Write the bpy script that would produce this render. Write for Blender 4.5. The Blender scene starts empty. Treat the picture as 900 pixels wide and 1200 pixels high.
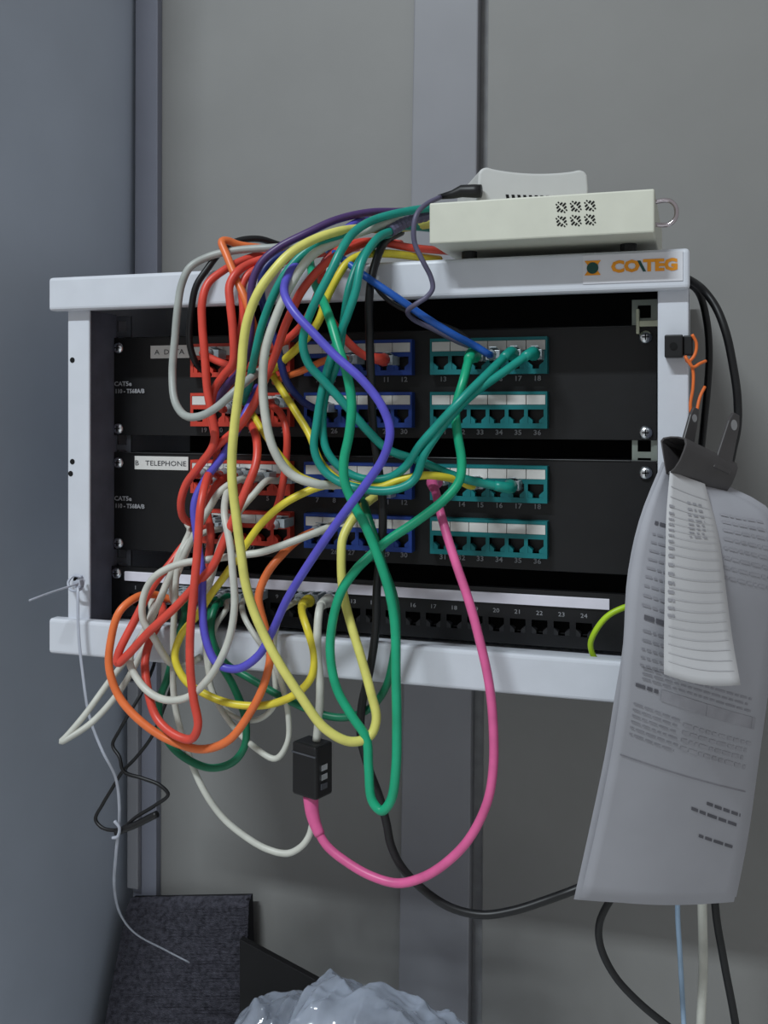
import bpy, math, random
from mathutils import Vector, noise
random.seed(7)
S = bpy.context.scene
COL = S.collection

# ------------------------------------------------------------------ camera
F, CX, CY = 1150.0, 450.0, 477.0
CAM = Vector((.2683, -.724, .0332)); YAW = .3057
cd = bpy.data.cameras.new('camera'); cam = bpy.data.objects.new('camera', cd); COL.objects.link(cam)
cam.location = CAM; cam.rotation_euler = (math.pi/2, 0, YAW)
cd.sensor_fit = 'VERTICAL'; cd.sensor_height = 24.0; cd.lens = F*24/1200
cd.shift_y = -(600-CY)/1200; cd.clip_start = .01
S.camera = cam

# ------------------------------------------------------------------ world, lamp, exposure
W = bpy.data.worlds.new('world'); S.world = W; W.use_nodes = True
bg = W.node_tree.nodes['Background']; bg.inputs[0].default_value = (.97, .985, 1.0, 1); bg.inputs[1].default_value = .31
ld = bpy.data.lights.new('ceiling_tube', 'AREA'); ld.shape = 'RECTANGLE'; ld.size = .8; ld.size_y = .12
ld.energy = 92; ld.color = (.86, .95, 1.0)
lo = bpy.data.objects.new('ceiling_tube', ld); COL.objects.link(lo)
lo.location = (-.66, -2.0, 2.15); lo.rotation_euler = (0, 0, 0)   # flush in the ceiling, shining down
S.view_settings.view_transform = 'Standard'; S.view_settings.look = 'None'
S.view_settings.exposure = 0; S.view_settings.gamma = 1; S.view_settings.use_curve_mapping = False

# ------------------------------------------------------------------ helpers
def at(px, py, Y):
    u = (px-CX)/F; v = (CY-py)/F
    dx = -math.sin(YAW)+u*math.cos(YAW); dy = math.cos(YAW)+u*math.sin(YAW)
    t = (Y-CAM.y)/dy
    return Vector((CAM.x+dx*t, Y, CAM.z+v*t))

MATS = {}
def mat(name, rgb, rough=.5, metal=0, trans=0, vary=.12, scale=60, bump=0, spec=.5, ior=1.45, alpha=1, coat=0, bscale=None):
    """principled surface with a noise-driven tone variation; rgb is sRGB 0-255"""
    if name in MATS: return MATS[name]
    m = bpy.data.materials.new(name); m.use_nodes = True; nt = m.node_tree; b = nt.nodes['Principled BSDF']
    lin = [((c/255)/12.92 if c/255 <= .04045 else (((c/255)+.055)/1.055)**2.4) for c in rgb]
    tc = nt.nodes.new('ShaderNodeTexCoord'); n = nt.nodes.new('ShaderNodeTexNoise')
    n.inputs['Scale'].default_value = scale; n.inputs['Detail'].default_value = 4
    nt.links.new(tc.outputs['Object'], n.inputs['Vector'])
    r = nt.nodes.new('ShaderNodeValToRGB')
    r.color_ramp.elements[0].position = .3; r.color_ramp.elements[1].position = .7
    r.color_ramp.elements[0].color = [c*(1-vary) for c in lin]+[1]
    r.color_ramp.elements[1].color = [min(1, c*(1+vary)) for c in lin]+[1]
    nt.links.new(n.outputs['Fac'], r.inputs['Fac']); nt.links.new(r.outputs['Color'], b.inputs['Base Color'])
    b.inputs['Roughness'].default_value = rough; b.inputs['Metallic'].default_value = metal
    b.inputs['Transmission Weight'].default_value = trans; b.inputs['IOR'].default_value = ior
    b.inputs['Specular IOR Level'].default_value = spec; b.inputs['Alpha'].default_value = alpha
    b.inputs['Coat Weight'].default_value = coat
    if bump:
        n2 = nt.nodes.new('ShaderNodeTexNoise'); n2.inputs['Scale'].default_value = bscale or scale*4; n2.inputs['Detail'].default_value = 6
        nt.links.new(tc.outputs['Object'], n2.inputs['Vector'])
        bp = nt.nodes.new('ShaderNodeBump'); bp.inputs['Strength'].default_value = bump; bp.inputs['Distance'].default_value = .002
        nt.links.new(n2.outputs['Fac'], bp.inputs['Height']); nt.links.new(bp.outputs['Normal'], b.inputs['Normal'])
    MATS[name] = m
    return m

class MB:
    def __init__(s): s.v = []; s.f = []; s.mi = []
    def add(s, vs, fs, mi=0):
        o = len(s.v); s.v += [tuple(v) for v in vs]; s.f += [tuple(i+o for i in f) for f in fs]; s.mi += [mi]*len(fs); return s
    def hexa(s, p, mi=0):   # 8 corners: bottom ring 0-3, top ring 4-7
        return s.add(p, [(3,2,1,0),(4,5,6,7),(0,1,5,4),(1,2,6,5),(2,3,7,6),(3,0,4,7)], mi)
    def box(s, x0, x1, y0, y1, z0, z1, mi=0):
        return s.hexa([(x0,y0,z0),(x1,y0,z0),(x1,y1,z0),(x0,y1,z0),(x0,y0,z1),(x1,y0,z1),(x1,y1,z1),(x0,y1,z1)], mi)
    def obox(s, c, ax, ay, az, mi=0):   # centre + half axes
        c, ax, ay, az = map(Vector, (c, ax, ay, az))
        return s.hexa([c-ax-ay-az, c+ax-ay-az, c+ax+ay-az, c-ax+ay-az, c-ax-ay+az, c+ax-ay+az, c+ax+ay+az, c-ax+ay+az], mi)
    def prism(s, poly, y0, y1, mi=0):   # polygon in XZ (counter-clockwise seen from -Y) extruded along Y
        n = len(poly)
        vs = [(x, y0, z) for x, z in poly]+[(x, y1, z) for x, z in poly]
        fs = [tuple(range(n)), tuple(range(2*n-1, n-1, -1))]+[(i, i+n, (i+1) % n+n, (i+1) % n) for i in range(n)]
        return s.add(vs, fs, mi)
    def loft(s, rings, cap=True, mi=0, closed=True):
        n = len(rings[0]); vs = [p for r in rings for p in r]; fs = []
        for k in range(len(rings)-1):
            for i in range(n if closed else n-1):
                j = (i+1) % n; fs.append((k*n+i, k*n+j, (k+1)*n+j, (k+1)*n+i))
        if cap and closed: fs += [tuple(range(n-1, -1, -1)), tuple((len(rings)-1)*n+i for i in range(n))]
        return s.add(vs, fs, mi)
    def tube(s, pts, r, n=10, mi=0, flat=1.0):
        pts = [Vector(p) for p in pts]; rs = r if isinstance(r, (list, tuple)) else [r]*len(pts)
        T = [(pts[min(i+1, len(pts)-1)]-pts[max(i-1, 0)]).normalized() for i in range(len(pts))]
        u = T[0].orthogonal().normalized(); rings = []
        for p, t, q in zip(pts, T, rs):
            u = (u-t*u.dot(t)); u = u.normalized() if u.length > 1e-6 else t.orthogonal().normalized(); w = t.cross(u)
            rings.append([p+u*(q*math.cos(a))+w*(q*flat*math.sin(a)) for a in (2*math.pi*i/n for i in range(n))])
        return s.loft(rings, True, mi)
    def disc(s, c, axis, r, h, n=14, mi=0, dome=0):
        c = Vector(c); a = Vector(axis).normalized()
        if dome: return s.tube([c, c+a*h*.4, c+a*h*.8, c+a*h], [r, r*.98, r*.7, r*.2], n, mi)
        return s.tube([c, c+a*h], r, n, mi)
    def build(s, name, mats, parent=None, smooth=False, bevel=0, seg=2):
        me = bpy.data.meshes.new(name); me.from_pydata(s.v, [], s.f)
        for m in (mats if isinstance(mats, (list, tuple)) else [mats]): me.materials.append(m)
        me.polygons.foreach_set('material_index', s.mi)
        if smooth: me.polygons.foreach_set('use_smooth', [True]*len(s.f))
        me.update()
        return link(name, me, parent, bevel, seg)

def link(name, me, parent=None, bevel=0, seg=2):
    o = bpy.data.objects.new(name, me); COL.objects.link(o)
    if parent: o.parent = parent
    if bevel:
        b = o.modifiers.new('bevel', 'BEVEL'); b.width = bevel; b.segments = seg; b.limit_method = 'ANGLE'
    return o

def tag(o, label=None, cat=None, group=None, kind=None):
    if label: o['label'] = label
    if cat: o['category'] = cat
    if group: o['group'] = group
    if kind: o['kind'] = kind
    return o

def thing(name, label, cat, group=None):
    return tag(link(name, None), label, cat, group)

def text_data(s, size, bold=0):
    cu = bpy.data.curves.new('t', 'FONT'); cu.body = s; cu.size = size; cu.resolution_u = 2; cu.offset = bold
    cu.align_x = 'CENTER'; cu.align_y = 'CENTER'
    o = bpy.data.objects.new('t', cu); COL.objects.link(o)
    dg = bpy.context.evaluated_depsgraph_get(); me = bpy.data.meshes.new_from_object(o.evaluated_get(dg))
    vs = [tuple(v.co) for v in me.vertices]; fs = [tuple(p.vertices) for p in me.polygons]
    bpy.data.objects.remove(o); bpy.data.curves.remove(cu); bpy.data.meshes.remove(me)
    return vs, fs
def put_text(mb, s, x, y, z, size, sx=1, bold=0, mi=0):
    vs, fs = text_data(s, size, bold)
    mb.add([(x+vx*sx, y, z+vy) for vx, vy, _ in vs], fs, mi)

def spline(pts, n=6):
    P = [Vector(p) for p in pts]
    if len(P) < 3: return [P[0].lerp(P[-1], i/n) for i in range(n+1)]
    P = [P[0]*2-P[1]]+P+[P[-1]*2-P[-2]]; out = []
    for i in range(1, len(P)-2):
        p0, p1, p2, p3 = P[i-1:i+3]
        t0 = 0; t1 = t0+max((p1-p0).length, 1e-6)**.5; t2 = t1+max((p2-p1).length, 1e-6)**.5; t3 = t2+max((p3-p2).length, 1e-6)**.5
        for k in range(n):
            t = t1+(t2-t1)*k/n
            a1 = p0.lerp(p1, (t-t0)/(t1-t0)); a2 = p1.lerp(p2, (t-t1)/(t2-t1)); a3 = p2.lerp(p3, (t-t2)/(t3-t2))
            b1 = a1.lerp(a2, (t-t0)/(t2-t0)); b2 = a2.lerp(a3, (t-t1)/(t3-t1)); out.append(b1.lerp(b2, (t-t1)/(t2-t1)))
    out.append(P[-2]); return out

# ------------------------------------------------------------------ materials
M_wall = mat('wall_paint', (133, 132, 130), .55, vary=.03, scale=14, bump=.04, bscale=500)
M_side = mat('side_wall_paint', (180, 188, 201), .5, vary=.03, scale=12, bump=.04, bscale=500)
M_trim = mat('trim_paint', (136, 136, 141), .5, vary=.03, scale=20)
M_post = mat('corner_trim_paint', (128, 130, 142), .5, vary=.03, scale=20)
M_gap = mat('seam_dark', (150, 150, 152), .8)
M_floor = mat('floor_lino', (206, 206, 204), .6, vary=.08, scale=8)
M_frame = mat('rack_grey_enamel', (206, 209, 217), .38, vary=.03, scale=40, bump=.03, bscale=900)
M_black = mat('black_enamel', (18, 18, 20), .42, vary=.15, scale=50, bump=.05, bscale=1200)
M_blackin = mat('black_inside', (14, 14, 15), .7)
M_rail = mat('rail_steel', (88, 90, 96), .45, metal=.4)
M_railz = mat('rail_zinc', (150, 158, 150), .35, metal=.6)
M_screw = mat('screw_chrome', (225, 228, 232), .22, metal=1)
M_hole = mat('hole_dark', (8, 8, 9), .9)
M_red = mat('block_red', (196, 62, 46), .45)
M_blue = mat('block_blue', (30, 62, 140), .45)
M_green = mat('block_teal', (8, 112, 116), .45)
M_lab = mat('label_white', (214, 212, 208), .5, vary=.04)
M_strip = mat('label_strip_white', (226, 222, 232), .5, vary=.03)
M_print = mat('print_white', (150, 150, 154), .7)
M_ink = mat('print_ink', (60, 60, 66), .8)
M_logo_o = mat('logo_orange', (232, 150, 30), .6)
M_logo_g = mat('logo_green', (22, 70, 62), .6)
M_sticker = mat('logo_sticker', (216, 216, 222), .4, vary=.02)
M_box = mat('beige_box_enamel', (206, 206, 192), .45, vary=.03, bump=.03, bscale=900)
M_router = mat('white_router_plastic', (204, 204, 202), .35, vary=.02)
M_plug = mat('clear_plug', (190, 200, 205), .15, trans=.35)
M_chrome = mat('chrome', (200, 190, 195), .15, metal=1)
M_rubber = mat('black_rubber', (20, 20, 22), .45)
M_paper = mat('paper', (162, 162, 169), .75, vary=.03, scale=30)
M_paper2 = mat('paper_slip', (190, 189, 191), .75, vary=.03, scale=30)
M_clip = mat('clip_black', (70, 67, 68), .4, vary=.1)
M_cu = mat('orange_wire', (226, 112, 50), .5)
M_tie = mat('clear_tie', (196, 200, 212), .3, trans=.3)
CM = {
 'red': mat('jacket_red', (212, 74, 60), .38), 'orange': mat('jacket_orange', (228, 116, 62), .38),
 'yellow': mat('jacket_yellow', (222, 204, 62), .38), 'pale': mat('jacket_pale_yellow', (216, 210, 112), .38),
 'teal': mat('jacket_teal', (24, 142, 128), .36), 'green': mat('jacket_green', (24, 160, 118), .36),
 'dgreen': mat('jacket_dark_green', (10, 106, 74), .4), 'violet': mat('jacket_violet', (88, 82, 190), .36),
 'purple': mat('jacket_purple', (76, 52, 104), .4), 'navy': mat('jacket_navy', (34, 46, 110), .4),
 'blue': mat('jacket_blue', (28, 84, 168), .36), 'white': mat('jacket_white', (196, 196, 187), .42),
 'grey': mat('jacket_grey', (160, 164, 160), .42), 'pink': mat('jacket_pink', (220, 98, 152), .38),
 'black': mat('jacket_black', (22, 22, 24), .42), 'dgrey': mat('jacket_dark_grey', (62, 58, 62), .45),
 'lilac': mat('jacket_grey_lilac', (92, 88, 112), .45), 'lime': mat('jacket_lime', (170, 205, 40), .4),
 'ltblue': mat('jacket_light_blue', (150, 175, 200), .42), 'tie': M_tie, 'cu': M_cu,
}

# ------------------------------------------------------------------ the room
YW = .27; ZF = -.70
def wallstrip(name, l0, l1, r0, r1, y0, y1, m, top=-600, bot=None, parent=None, bevel=0):
    """vertical strip: left edge px l0 at image row 0 -> l1 at row 1200 on the wall plane"""
    def xat(pa, pb, row):
        return at(pa+(pb-pa)*row/1200, row, YW).x
    mb = MB(); c = []
    za, zb = 1.9, ZF
    for (a, b) in ((l0, l1), (r0, r1)):
        xa, za_ = xat(a, b, 0), at(a, 0, YW).z; xb, zb_ = xat(a, b, 1200), at(b, 1200, YW).z
        k = (xb-xa)/(zb_-za_); c.append((xa+k*(zb-za_), xa+k*(za-za_)))
    (xlb, xlt), (xrb, xrt) = c
    mb.hexa([(xlb,y0,zb),(xrb,y0,zb),(xrb,y1,zb),(xlb,y1,zb),(xlt,y0,za),(xrt,y0,za),(xrt,y1,za),(xlt,y1,za)])
    return mb.build(name, m, parent, bevel=bevel)
wb = wallstrip('wall_back', 110, 100, 1900, 1900, YW+.012, YW+.05, M_gap); tag(wb, kind='structure')
p = wallstrip('wall_panel', 186, 176, 500, 486, YW, YW+.012, M_wall, parent=wb, bevel=.001)
p = wallstrip('wall_panel', 572, 564, 1900, 1900, YW, YW+.012, M_wall, parent=wb, bevel=.001)
t1 = wallstrip('trim_1', 487, 468, 562, 550, YW-.006, YW+.012, M_trim, bevel=.0015); tag(t1, kind='structure')
t2 = wallstrip('trim_2', 164, 161, 190, 188, YW-.010, YW+.012, M_post, bevel=.001); tag(t2, kind='structure')
mb = MB(); xl = at(159, 100, YW).x; xb = at(150, 1000, YW).x; zt_, zb_ = at(159, 100, YW).z, at(150, 1000, YW).z
k = (xb-xl)/(zb_-zt_); xt, xf = xl+k*(1.9-zt_), xl+k*(ZF-zt_)
mb.hexa([(xf-.04,.015,ZF),(xf,.015,ZF),(xf,YW+.05,ZF),(xf-.04,YW+.05,ZF),(xt-.04,.015,1.9),(xt,.015,1.9),(xt,YW+.05,1.9),(xt-.04,YW+.05,1.9)])
tag(mb.build('wall_left', M_side), kind='structure')
mb = MB(); a = at(152, 860, YW-.014); b = at(158, 1040, YW-.014)
mb.box(a.x-.001, a.x+.013, YW-.018, YW-.0105, b.z, a.z+.06)
tag(mb.build('trim_3', M_trim, bevel=.001), kind='structure')
tag(MB().box(-.40, 2.2, -2.6, YW+.05, ZF-.04, ZF).build('floor', M_floor), kind='structure')

# ------------------------------------------------------------------ wall rack
RX, ZT, ZB, YP = .2657, .1455, -.1806, .058
rack = thing('wall_rack', 'light grey wall-mounted equipment rack frame with black interior, cables spilling over it', 'rack')
def bar(z0, z1, up):
    mb = MB(); mb.box(-RX, RX, 0, .012, z0, z1)
    return mb.build('top_bar' if up else 'bottom_bar', M_frame, rack, bevel=.003, seg=3)
top = bar(.1165, ZT, True); bot = bar(ZB, -.150, False)
MB().box(-.2530, .2650, .012, .25, ZT-.002, ZT).build('top_plate', M_frame, rack)
MB().box(-.2530, .2650, .012, .25, -.162, -.160).build('bottom_plate', M_frame, rack)
for sx in (-1, 1):
    xo = -.2530 if sx < 0 else .2650; xi = -.2310 if sx < 0 else .2435
    mb = MB(); x0, x1 = sorted((xo, xi)); mb.box(x0, x1, .010, .013, -.152, .118)
    xw = -.2375 if sx < 0 else .2480
    o = mb.build('post', M_frame, rack, bevel=.0012)
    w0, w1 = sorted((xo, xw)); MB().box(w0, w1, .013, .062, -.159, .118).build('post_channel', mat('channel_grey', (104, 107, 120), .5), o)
    x0, x1 = sorted((xo, xo-sx*.002))
    MB().box(x0, x1, .012, .25, -.160, ZT-.002).build('side_plate', M_frame, rack)
    # mounting rail: ladder with square holes
    mb = MB(); a, b = sorted((sx*.2415, sx*.2225))
    hc = sx*.2318
    mb.box(a, hc-.005, .062, .064, -.159, .1165); mb.box(hc+.005, b, .062, .064, -.159, .1165)
    z = -.159
    for hz in [i*.0148+(-.1445) for i in range(18)]:
        mb.box(hc-.005, hc+.005, .062, .064, z, hz-.005); z = hz+.005
    mb.box(hc-.005, hc+.005, .062, .064, z, .1165)
    mb.build('mounting_rail', M_rail if sx < 0 else M_railz, rack)
MB().box(-.2375, .2480, .20, .204, -.160, ZT-.002).build('back_plate', M_blackin, rack)
for (px, py) in ((85, 422), (85, 541), (83, 555), (89, 679)):
    c = at(px, py, .0102); MB().disc((c.x, .0103, c.z), (0, -1, 0), .0024, .0006).build('bolt_hole', M_hole, rack)
# cage nut above panel A at the right rail
c = at(757, 378, .060); mb = MB()
mb.box(c.x-.007, c.x-.0045, .052, .062, c.z-.009, c.z+.010); mb.box(c.x-.0045, c.x+.010, .052, .062, c.z-.0035, c.z+.001)
mb.build('cage_nut', mat('cage_nut_cream', (214, 216, 190), .4), rack, bevel=.0006)
# name sticker
st = MB().box(.1915, .2610, -.0007, .0004, .1225, .1432).build('name_sticker', M_sticker, rack)
mb = MB(); put_text(mb, 'CO', .2215, -.0011, .1337, .0112, 1.15, .0006); put_text(mb, 'TEG', .2459, -.0011, .1337, .0112, 1.13, .0006)
mb.build('lettering', M_logo_o, st)
mb = MB(); n0 = .2298
mb.add([(n0, -.0012, .1378), (n0+.0022, -.0012, .1378), (n0+.0062, -.0012, .1298), (n0+.0040, -.0012, .1298)], [(3, 2, 1, 0)])
mb.build('letter_stroke', M_logo_g, st)
mb = MB()
e = .1985
mb.add([(e-.0058,-.0011,.1392),(e+.0058,-.0011,.1392),(e+.0022,-.0011,.1340),(e+.0058,-.0011,.1286),(e-.0058,-.0011,.1286),(e-.0022,-.0011,.1340)], [(5,4,3,2,1,0)])
mb.build('emblem', M_logo_o, st)
mb = MB(); mb.add([(e+.0042*math.cos(a), -.0014, .1338+.0042*math.sin(a)) for a in [i*math.pi/8 for i in range(16)]], [tuple(range(16))])
mb.build('emblem_disc', M_logo_g, st)

# ------------------------------------------------------------------ patch panels
CW = .0154   # jack pitch
def jack_mesh(m_in, m_col, w=.0062, h=.0055):
    mb = MB(); d = .011
    # dark socket, open to the front
    mb.add([(-w,0,-h),(w,0,-h),(w,0,h),(-w,0,h),(-w,d,-h),(w,d,-h),(w,d,h),(-w,d,h)],
           [(4,5,6,7),(0,1,5,4),(1,2,6,5),(2,3,7,6),(3,0,4,7)], 0)
    for s in (-1, 1):   # chamfered lower corners give the stepped latch notch
        pts = [(s*w, -h), (s*w*.42, -h), (s*w*.42, -h*.55), (s*w*.95, -h*.02), (s*w, -h*.02)]
        if s > 0: pts = pts[::-1]
        mb.prism(pts, .0002, d*.7, 1)
    me = mb.build('jack_proto', [m_in, m_col]); d_ = me.data; bpy.data.objects.remove(me); return d_
JM = {}
def port_block(parent, xc, zt, col, key, first, name='port_block'):
    n = 6; w = .0475; H = .0292; y0, y1 = .0485, YP
    mb = MB(); wz0, wz1 = zt-.0105, zt-.0025      # label recess
    jz0, jz1 = zt-.0252, zt-.0142
    mb.box(xc-w, xc+w, y0, y1, wz1, zt); mb.box(xc-w, xc+w, y0, y1, jz1, wz0); mb.box(xc-w, xc+w, y0, y1, zt-H, jz0)
    mb.box(xc-w, xc-3*CW, y0, y1, wz0, wz1); mb.box(xc+3*CW, xc+w, y0, y1, wz0, wz1)
    xs = [xc+(i-2.5)*CW for i in range(6)]
    e = xc-w
    for x in xs: mb.box(e, x-.0062, y0, y1, jz0, jz1); e = x+.0062
    mb.box(e, xc+w, y0, y1, jz0, jz1)
    blk = mb.build(name, col, parent)
    if key not in JM:
        JM[key] = jack_mesh(M_hole, col)
        if 'lab' not in JM:
            o = MB().box(-CW/2+.0003, CW/2-.0003, 0, .006, -.0038, .0038).build('label_window', M_lab); JM['lab'] = o.data; bpy.data.objects.remove(o)
    for i, x in enumerate(xs):
        j = link('jack', JM[key], blk); j.location = (x, y0+.0004, (jz0+jz1)/2)
        l = link('label_window', JM['lab'], blk); l.location = (x, y0+.0004, (wz0+wz1)/2)
    mb = MB()
    for i, x in enumerate(xs): put_text(mb, str(first+i), x, YP-.0014, zt-H-.0036, .0056, 1.1, .00012)
    mb.build('port_numbers', M_print, blk)
    return blk
def screw(parent, x, z, y=YP-.001):
    mb = MB(); mb.disc((x, y, z), (0, -1, 0), .0052, .0032, 16, dome=1)
    o = mb.build('screw', M_screw, parent, smooth=True)
    m2 = MB(); m2.box(x-.0026, x+.0026, y-.0034, y-.0030, z-.0005, z+.0005); m2.box(x-.0005, x+.0005, y-.0034, y-.0030, z-.0026, z+.0026)
    m2.build('screw_slot', M_hole, o)
def patch_panel(label, zb, zt, rows, sticker, name='patch_bay'):
    r = thing(name, label, 'patch panel')
    mb = MB(); mb.box(-.2400, .2413, YP, YP+.002, zb, zt); mb.box(-.222, .222, YP+.002, YP+.03, zt-.0015, zt); mb.box(-.222, .222, YP+.002, YP+.03, zb, zb+.0015)
    mb.box(-.222, .222, YP-.001, YP, zt-.0012, zt)
    mb.build('face_plate', M_black, r, bevel=.0006)
    for k, z in enumerate(rows):
        for g, (xc, c, key) in enumerate(((-.1068, M_red, 'red'), (.0008, M_blue, 'blue'), (.1112, M_green, 'green'))):
            port_block(r, xc, z, c, key, 1+g*6+k*18)
    for sx in (-.2318, .2330):
        for z in (zb+.0060, zt-.0095): screw(r, sx, z)
    mb = MB(); zc = zb+.0445
    put_text(mb, 'CAT5e', -.2275, YP-.0012, zc+.0022, .0056, 1.1, .00015); put_text(mb, '110 - T568A/B', -.2205, YP-.0012, zc-.0045, .0054, .95, .00015)
    mb.build('printing', M_print, r)
    x0, x1, z0, z1, txt, tx = sticker
    s = MB().box(x0, x1, YP-.0008, YP, z0, z1).build('name_label', M_lab, r)
    mb = MB(); put_text(mb, txt, tx, YP-.0011, (z0+z1)/2-.0004, .0064, 1.2); mb.build('lettering', M_ink, s)
    return r
patch_panel('upper black patch panel with red, blue and teal ports, labelled A DATA', .0075, .0965, (.0887, .0455),
            (-.1992, -.1600, .0770, .0885, 'A  DATA', -.1800))
patch_panel('lower black patch panel with red, blue and teal ports, labelled B TELEPHONE', -.0970, -.0080, (-.0133, -.0568),
            (-.2155, -.1612, -.0232, -.0112, 'B   TELEPHONE', -.1890))
# 24 port strip at the bottom
r = thing('patch_bay', 'slim all-black patch panel along the bottom bar with a long white label strip', 'patch panel')
zt, zb = -.1116, -.1560
mb = MB(); xs = [-.2125+i*.01735 for i in range(24)]; jz0, jz1 = -.1465, -.1355
mb.box(-.2400, .2413, YP-.004, YP+.002, jz1, zt); mb.box(-.2400, .2413, YP-.004, YP+.002, zb, jz0)
e = -.2400
for x in xs: mb.box(e, x-.0062, YP-.004, YP+.002, jz0, jz1); e = x+.0062
mb.box(e, .2413, YP-.004, YP+.002, jz0, jz1)
mb.build('face_plate', M_black, r)
M_bj = mat('black_jack', (40, 40, 42), .35)
jm = jack_mesh(M_hole, M_bj)
for i, x in enumerate(xs): o = link('jack', jm, r); o.location = (x, YP-.0042, (jz0+jz1)/2)
ls = MB().box(-.2229, .2062, YP-.0062, YP-.004, -.1238, -.1155).build('label_strip', M_strip, r, bevel=.0004)
mb = MB()
for i, x in enumerate(xs): put_text(mb, str(i+1), x, YP-.0043, -.1300, .0048, 1.15)
mb.build('port_numbers', M_print, r)
screw(r, -.2318, -.1180, YP-.004)
# ------------------------------------------------------------------ cables
def path(pts):
    """(px, py[, d]) with d = mm in front of the rack's front plane; missing d is interpolated"""
    ks = [(i, p[2]) for i, p in enumerate(pts) if len(p) > 2]; out = []
    for i, p in enumerate(pts):
        lo = [k for k in ks if k[0] <= i]; hi = [k for k in ks if k[0] >= i]
        if not lo: d = hi[0][1]
        elif not hi: d = lo[-1][1]
        else:
            (a, da), (b, db) = lo[-1], hi[0]; d = da if a == b else da+(db-da)*(i-a)/(b-a)
        out.append(at(p[0], p[1], -d/1000))
    return out
PLUG = None
def plug_at(parent, c, m=None):
    mb = MB(); x, y, z = c
    mb.box(x-.0056, x+.0056, y-.004, y+.017, z-.0038, z+.0038)
    mb.add([(x-.003,y+.014,z+.0038),(x+.003,y+.014,z+.0038),(x+.003,y-.004,z+.0068),(x-.003,y-.004,z+.0068),(x-.003,y+.014,z+.003),(x+.003,y+.014,z+.003),(x+.003,y-.004,z+.0058),(x-.003,y-.004,z+.0058)],
           [(0,1,2,3),(7,6,5,4),(0,4,5,1),(1,5,6,2),(2,6,7,3),(3,7,4,0)])
    return mb.build('plug', m or M_plug, parent, bevel=.0004)
def boot_on(parent, sp, m, r, L=.022, ribs=False):
    acc = 0; pts = [sp[0]]
    for a, b in zip(sp, sp[1:]):
        acc += (b-a).length; pts.append(b)
        if acc > L: break
    n = len(pts)
    rs = [r*(1.75-.6*i/max(1, n-1))*(1 if not ribs or i % 2 else .88) for i in range(n)]
    return MB().tube(pts, rs, 10).build('boot', m, parent, smooth=True)
def cable(label, col, pts, r=3.1, name='patch_cable', cat='cable', a=None, b=None, group=None, n=6, flat=1.0, m=None):
    """a / b: what sits on the first / last end: 'P' clear plug in a port, 'B' plug with a coloured boot, None = runs out of sight"""
    P = path(pts); r /= 1000
    def port(p, flip):   # bring the end level into the port
        q = Vector((p.x, YP-.030, p.z)); return [q, Vector((p.x, YP-.042, p.z))]
    if a: P = port(P[0], 0)+P[1:]
    if b: P = P[:-1]+port(P[-1], 1)[::-1]
    sp = spline(P, n); mm = m or CM[col]
    mb = MB().tube(sp, r, 10, flat=flat)
    if not a and not b:
        o = mb.build(name, mm, None, smooth=True); tag(o, label, cat, group); return o, sp
    root = thing(name, label, cat, group); mb.build('jacket', mm, root, smooth=True)
    for k, q, s in ((a, P[0], sp), (b, P[-1], sp[::-1])):
        if k:
            plug_at(root, (q.x, q.y+.010, q.z))
            boot_on(root, s, mm if k == 'B' else M_plug, r*(1 if k == 'B' else .85), .020 if k == 'B' else .006)
    return root, sp

# --- grey and white
cable('grey cable looping down left of the A DATA label', 'grey', [(372,286,-20),(345,288),(323,290,0),(280,293),(247,300,8),(223,313,16),(213,333,18),(208,363),(205,397),(202,437,22),(205,470,30),(217,487,38),(233,488,42),(253,478,44),(277,457,40),(300,438,22),(318,428,-10)], 3.2)
cable('white cable arching over the bar between teal and red cables, ending in the yellow bend', 'white', [(512,243,-40),(480,251,-20),(440,266,5),(400,281,22),(365,300,40),(340,335,50),(322,375,54),(311,410,54),(308,440),(310,480,50),(320,525,46),(340,555,38),(370,567,32),(400,568,15),(425,566,0)], 3.4)
cable('white cable running from a blue port and curling around the red fold at the left', 'white', [(407,607,-20),(385,618,5),(347,633,20),(307,647,24),(287,650),(250,655,28),(207,662,32),(180,677,36),(168,700,38),(168,727),(180,747,34),(200,777,18),(217,780,4),(235,770,4)], 2.9, a='P')
cable('white cable hanging in a wide loop below the red ports over the bottom bar', 'white', [(282,562,-20),(268,572,10),(263,600,30),(270,640,40),(273,673,44),(275,707),(270,743),(260,770,46),(243,797),(220,817),(193,820,42),(170,807),(153,780),(153,767),(167,743,30),(183,713,22),(200,672,15),(216,638,8),(223,620,-10),(226,612,-25)], 3.0, a='P', b='P')
cable('white cable with a pale tip plugged into the red port near the pale yellow cable', 'white', [(327,563,-20),(312,564,0),(297,580,12),(283,596,16),(268,620,18),(258,640,14),(250,668,10),(240,700,4),(232,715,-10),(230,707,-25)], 2.8, a='P', b='P')
cable('white cable dropping straight past the bottom bar and sweeping to the pink boot', 'white', [(257,620,-20),(240,624,0),(222,634,8),(213,647,14),(207,673,16),(205,707,16),(203,740),(203,773,14),(203,807),(207,837),(217,873,10),(237,923),(260,957),(287,980),(313,995),(337,1000),(353,992),(362,980),(366,966,6)], 2.6, a='P')
cable('white cable folded into a narrow loop pointing down left of the rack', 'white', [(196,698,-25),(180,710,0),(172,735,12),(150,770,14),(127,800,20),(100,837,34),(78,863,44),(72,869,46),(80,865,44),(107,847,34),(140,810,22),(167,763,14),(180,735,6),(184,703,-25)], 2.6, a='P', b='P')
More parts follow.
